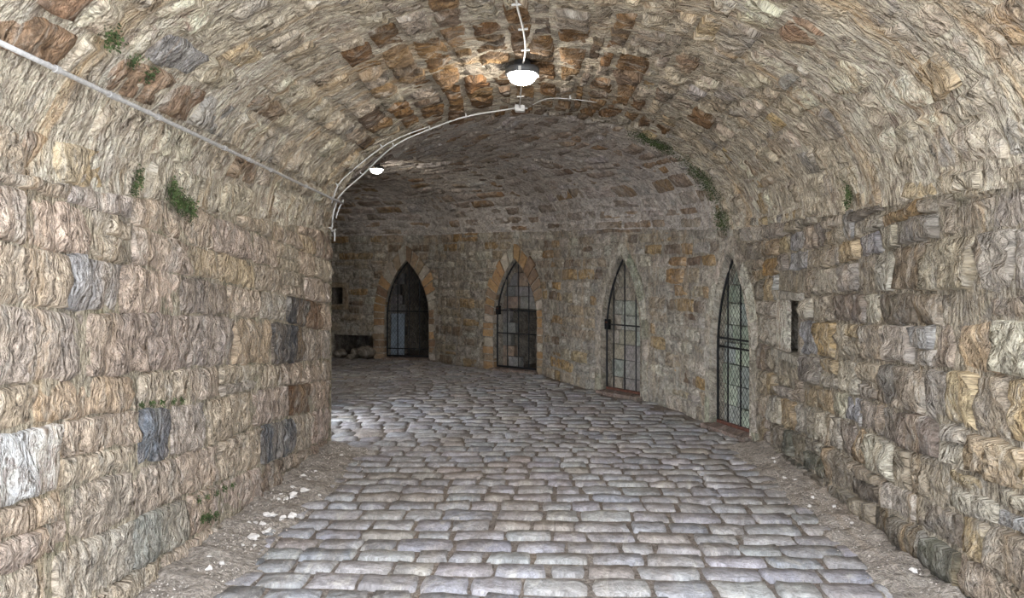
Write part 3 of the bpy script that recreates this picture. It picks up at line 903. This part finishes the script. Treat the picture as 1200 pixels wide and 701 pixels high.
for i, (dx, dn, r, lb) in enumerate(((-.3, .05, .17, 'largest fallen boulder at the mouth of the low dark cavity'), (.02, -.12, .13, 'rounded fallen stone inside the low dark cavity'), (.27, .06, .12, 'fallen stone at the end of the cavity nearest the arch'), (-.02, .16, .08, 'small fallen stone on the setts before the dark cavity'))):
    c = cm + ctn*dx + cnm*dn
    o = boulder('boulder', (c[0], c[1], -.01), r, M['back'], lin((128, 118, 106)), i*7.7)
    tag(o, lb, 'stone', 'fallen stones at the cavity')

# ------------------------------------------------------------------ lamps, pipe, cables
def lamp(s_, t_, label, size=.118):
    p, n, _ = vault(np.array([s_]), np.array([t_])); p, n = p[0], n[0]
    root = empty('bulkhead_lamp', tuple(p))
    tag(root, label, 'lamp', 'bulkhead lamps under the vault')
    k = size/.118
    MB().lathe([(0.001, .03), (.06*k, .03), (.06*k, -.03*k), (.116*k, -.045*k), (.126*k, -.058*k), (.126*k, -.098*k), (.104*k, -.098*k), (.001, -.07*k)], 28).build('housing', M['lamp_body'], root, True)
    MB().lathe([(.106*k, -.084*k), (.105*k, -.1*k), (.098*k, -.125*k), (.08*k, -.15*k), (.05*k, -.165*k), (.001, -.171*k)], 28).build('glass_bowl', M['lit'], root, True)
    for a_ in (.4, 2.5, 4.6):
        MB().box((.118*k*math.cos(a_), .118*k*math.sin(a_), -.085*k), (.02, .02, .04), rz=a_).build('clip', M['cable'], root)
    return root
l1 = on_vault(612, 72, 0, S1)
lamp(l1[0], .465 if abs(l1[1]-.46) > .1 else l1[1], 'round bulkhead lamp glowing at the crown of the near vault')
l2 = on_vault(441, 192, S1)
lamp(l2[0], l2[1], 'small distant glowing lamp past the edge of the left pier', .1)

def vpt(px, py, off, hi=None, lo=0):
    s_, t_ = on_vault(px, py, lo, hi if hi else S1)
    p, n, _ = vault(np.array([s_]), np.array([t_])); return Vector(p[0] + n[0]*off), Vector(n[0])
def lpt(px, py, off):
    u, z = on_left(px, py); p, n, _ = left_surf(np.array([u]), np.array([z])); return Vector(p[0]+n[0]*off), Vector(n[0])
def smooth_pts(pts, n=6):
    a = dense_spline([np.array(p) for p in pts], n); return [Vector(p) for p in a]
# straight pipe along the left haunch: two end pixels fix a line at constant height on the vault
sa, ta = on_vault(20, 56, 0, S1); sb, tb = on_vault(386, 231, 0, S1)
pp = []
for k in range(13):
    f = k/12
    s_ = .3 + (S1-.02-.3)*f; t_ = ta + (tb-ta)*((s_-sa)/(sb-sa))
    p, n, _ = vault(np.array([s_]), np.array([t_])); pp.append((Vector(p[0]+n[0]*.062), Vector(n[0])))
pipe = empty('conduit_pipe', tuple(pp[0][0]))
tag(pipe, 'straight grey conduit pipe running along the left haunch of the vault', 'pipe')
def child(mb, name, mat, root, smooth=False):
    mb.V = [tuple(Vector(v)-root.location) for v in mb.V]; return mb.build(name, mat, root, smooth)
child(MB().tube([p for p, n in pp], .0105, 8), 'tube', M['pipe'], pipe, True)
for k in (1, 3, 5, 7, 9, 11):
    p, n = pp[k]; t = (pp[k+1][0]-pp[k-1][0]).normalized()
    child(MB().tube([p - t*.012, p + t*.012], .015, 8).tube([p, p-n*.06], .007, 6), 'saddle_clip', M['pipe'], pipe)
for k in (2, 6):
    p, n = pp[k]; t = (pp[k+1][0]-pp[k-1][0]).normalized()
    child(MB().tube([p - t*.035, p + t*.035], .0145, 8), 'coupling', M['pipe'], pipe)

def cable(name, label, pts, r, clips, mat=M['cable']):
    P3 = [p for p, n in pts]
    root = empty(name, tuple(P3[0])); tag(root, label, 'cable')
    child(MB().tube(smooth_pts(P3, 5), r, 6), 'sheath', mat, root, True)
    for k in clips:
        p, n = pts[k]; t = (P3[min(k+1, len(P3)-1)]-P3[max(k-1, 0)]).normalized()
        b = t.cross(n).normalized()
        child(MB().tube([p-b*.03, p+b*.03], .007, 6).tube([p, p-n*.03], .006, 5), 'cable_clip', mat, root)
    return root
bp, bn = vpt(609, 123, .03)
seq = [(421, 201), (459, 166), (502, 146), (545, 131)]
cable('lighting_cable', 'white cable climbing the arch edge from the pier to the junction box',
      [lpt(387.5, 283, .045), lpt(387, 271, .045), lpt(387, 244, .05)] + [vpt(391, 229, .05)] + [vpt(x, y, .045) for x, y in seq] + [(bp - Vector((.05, 0, 0)), bn)], .0075, [1, 2, 4, 5, 6, 7])
cable('lighting_cable', 'thin cable curving above the white one on the left haunch', [vpt(384, 236, .04), vpt(392, 214, .04), vpt(407, 198, .04), vpt(445, 168, .04), vpt(470, 155, .04), vpt(502, 143, .04)], .006, [1, 3])
cable('lighting_cable', 'short cable dropping below the pipe end at the pier corner', [vpt(388, 231, .05), vpt(397, 236, .045), vpt(401, 239, .04), vpt(398, 250, .04), vpt(394, 256, .04)], .006, [1])
jb = empty('junction_box', tuple(bp)); tag(jb, 'small white junction box below the glowing crown lamp', 'junction box')
MB().box((0, 0, 0), (.09, .09, .05)).build('box_body', M['cable'], jb)
MB().box((0, 0, -.028), (.08, .08, .008)).build('lid', M['cable'], jb)
for dx, dy in ((.055, 0), (-.055, 0), (0, -.055), (0, .055)):
    MB().tube([(dx*.8, dy*.8, 0), (dx*1.3, dy*1.3, 0)], .012, 6).build('gland', M['pipe'], jb)
lp, ln, _ = vault(np.array([l1[0]]), np.array([l1[1]])); lp = Vector(lp[0]); 
cable('lamp_cable', 'short cable from the junction box to the crown lamp', [(bp + Vector((0, -.06, 0)), bn)] + [(Vector((lp.x*f + bp.x*(1-f), lp.y*f+bp.y*(1-f), 3.15)), bn) for f in (.35, .7, .95)], .006, [1, 2])
cv = []
for f in np.linspace(0, 1, 8):
    s_ = l1[0]*(1-f) + .4*f - (.04 if f == 0 else 0)
    p, n, _ = vault(np.array([s_]), np.array([l1[1] + .01*f + .004*math.sin(f*9)])); cv.append((Vector(p[0]+n[0]*.045), Vector(n[0])))
cable('lamp_cable', 'pale cable running along the crown from the lamp towards the mouth', cv, .007, [1, 2, 3, 4, 5, 6])
cable('lighting_cable', 'faint thin cable crossing the crown to the right of the junction box', [(bp + Vector((.06, 0, 0)), bn)] + [vpt(x, y, .03) for x, y in ((640, 112), (668, 112), (700, 116))], .003, [2])

# ------------------------------------------------------------------ dirt banks, chips, moss
def bank(name, side, label):
    ys = np.linspace(MOUTH+.1, 6.75 if side < 0 else 7.0, 150); ws = np.linspace(0, 1, 18)
    V = []; uv = []
    for yv in ys:
        wd = (.42 if side < 0 else .26) + .12*float(fbm(np.array(yv*1.4), side*3.0, 0.0, 2))
        if side < 0: x_w = -2.02
        else: x_w = float(np.interp(yv, OUT.p[:, 1][:200], OUT.p[:, 0][:200])) if yv < 7.1 else 2.0
        for w in ws:
            x = x_w - side*w*(wd+.12)
            hgt = (.065*(1-w)**1.3 + .012 - .05*w**3) + .02*float(fbm(np.array(x*9), yv*9, 1.0, 3))
            V.append((x, yv, hgt)); uv.append((x, yv))
    nw = len(ws)
    Fc = [[j*nw+i, j*nw+i+1, (j+1)*nw+i+1, (j+1)*nw+i] for j in range(len(ys)-1) for i in range(nw-1)]
    if side > 0: Fc = [f for f in Fc]
    else: Fc = [f for f in Fc]
    o = mesh_obj(name, V, Fc, M['dirt'], None, np.array(uv), lin((146, 136, 126)))
    tag(o, label, 'dirt', None, 'stuff'); return o
bank('dirt_bank', -1, 'brown dirt and grit banked along the foot of the left wall')
bank('dirt_bank', 1, 'brown dirt strip along the foot of the right wall')
for i in range(46):
    yv = min(6.6, max(3.5, rng.gauss(4.9, .7))) if i < 36 else rng.uniform(3.9, 6.5)
    if i < 36: x = -1.97 + abs(rng.gauss(0, .13)) + .03
    else: x = 1.94 - abs(rng.gauss(0, .08))
    r = rng.uniform(.01, .024) if i > 5 else rng.uniform(.026, .036)
    o = boulder('stone_chip', (x, yv, max(0, .06*(1 - abs(abs(x)-2.02)/.5))), r, M['chip'], (.5, .5, .5), i*3.3, .5, 4, 6, .7, False)
    o.rotation_euler = (0, 0, rng.uniform(0, 6.28))
    if i < 36: tag(o, 'pale stone chip lying in the dirt along the left wall', 'stone chip', 'stone chips along the left wall')
    else: tag(o, 'pale stone chip lying at the foot of the right wall', 'stone chip', 'stone chips along the right wall')
gr = MB()
for i in range(1500):
    sd = -1 if i < 1150 else 1
    x = sd*(2.0 - abs(rng.gauss(0, .2 if sd < 0 else .12)) - .02); yv = rng.uniform(MOUTH+.3, 6.7)
    k = rng.uniform(.003, .008); b = Vector((x, yv, max(.005, .075*(1-abs(abs(x)-2.02)/.5))))
    gr.add([b+Vector((k*rng.uniform(.5, 1.2), 0, 0)), b+Vector((-k, k*rng.uniform(.4, 1), 0)), b+Vector((-k*.6, -k, 0)), b+Vector((0, 0, k*1.1))], [[0, 1, 3], [1, 2, 3], [2, 0, 3], [0, 2, 1]])
o = gr.build('grit', M['dirt'], col=lin((186, 176, 166))); tag(o, 'fine pale grit scattered along the feet of both walls', 'grit', None, 'stuff')

def moss(label, pts, n, spread, size):
    mb = MB()
    for i in range(n):
        p, nn = pts[rng.randrange(len(pts))]
        t = nn.cross(Vector((0, 1, .3))).normalized(); b = nn.cross(t)
        c = p + t*rng.gauss(0, spread) + b*rng.gauss(0, spread)*1.0 + nn*rng.uniform(-.012, .01)
        k = size*rng.uniform(.5, 1.3)
        d = (nn*rng.uniform(.1, .6) + t*rng.uniform(-1, 1) + b*rng.uniform(-1, 1) + Vector((0, 0, -.5))).normalized()
        e = d.cross(nn + Vector((.01, .02, .03))).normalized()
        m_ = c + d*k*.5
        mb.add([c, m_ + e*k*.32 + nn*k*.08, c + d*k, m_ - e*k*.32 + nn*k*.08], [[0, 1, 2, 3]])
    o = mb.build('moss', M['leaf']); tag(o, label, 'moss', 'moss tufts on the stonework', 'stuff'); return o
def lpts(l, off=.035): return [lpt(x, y, off) for x, y in l]
def vpts(l, off=.03, lo=0, hi=None): return [vpt(x, y, off, hi, lo) for x, y in l]
moss('green moss tuft hanging on the left haunch beside the ochre streak', vpts([(195, 222), (200, 228), (205, 236), (212, 242), (218, 246)]), 900, .03, .016)
moss('thin green moss streak left of the haunch tuft', vpts([(155, 200), (156, 208), (152, 216), (150, 224)]), 260, .014, .014)
moss('green moss clump above the pipe at upper left', vpts([(122, 32), (124, 38), (130, 45), (150, 66), (172, 80)]), 420, .02, .015)
moss('bright green moss band along the groin above the rightmost niche', [vpt(x, y, .022, None, S1-.5) for x, y in ((742, 178), (750, 174), (758, 172), (768, 178), (772, 184), (766, 188), (790, 200), (804, 212), (806, 216), (812, 222), (816, 228), (824, 236), (836, 252), (838, 258), (840, 262))], 3200, .065, .016)
moss('green moss in a joint above the dark grey block', lpts([(158, 474), (170, 472), (182, 471), (196, 470), (206, 469)]), 260, .009, .012)
moss('green moss in a joint low on the left wall', lpts([(226, 586), (236, 582), (246, 578), (256, 573), (266, 569)]), 260, .009, .012)
moss('green fern tuft low on the left wall', lpts([(230, 608), (238, 606), (246, 604)]), 260, .014, .016)
moss('dark green tuft at the right haunch above the wall', vpts([(1000, 222), (1002, 230), (998, 236)]), 300, .02, .016)
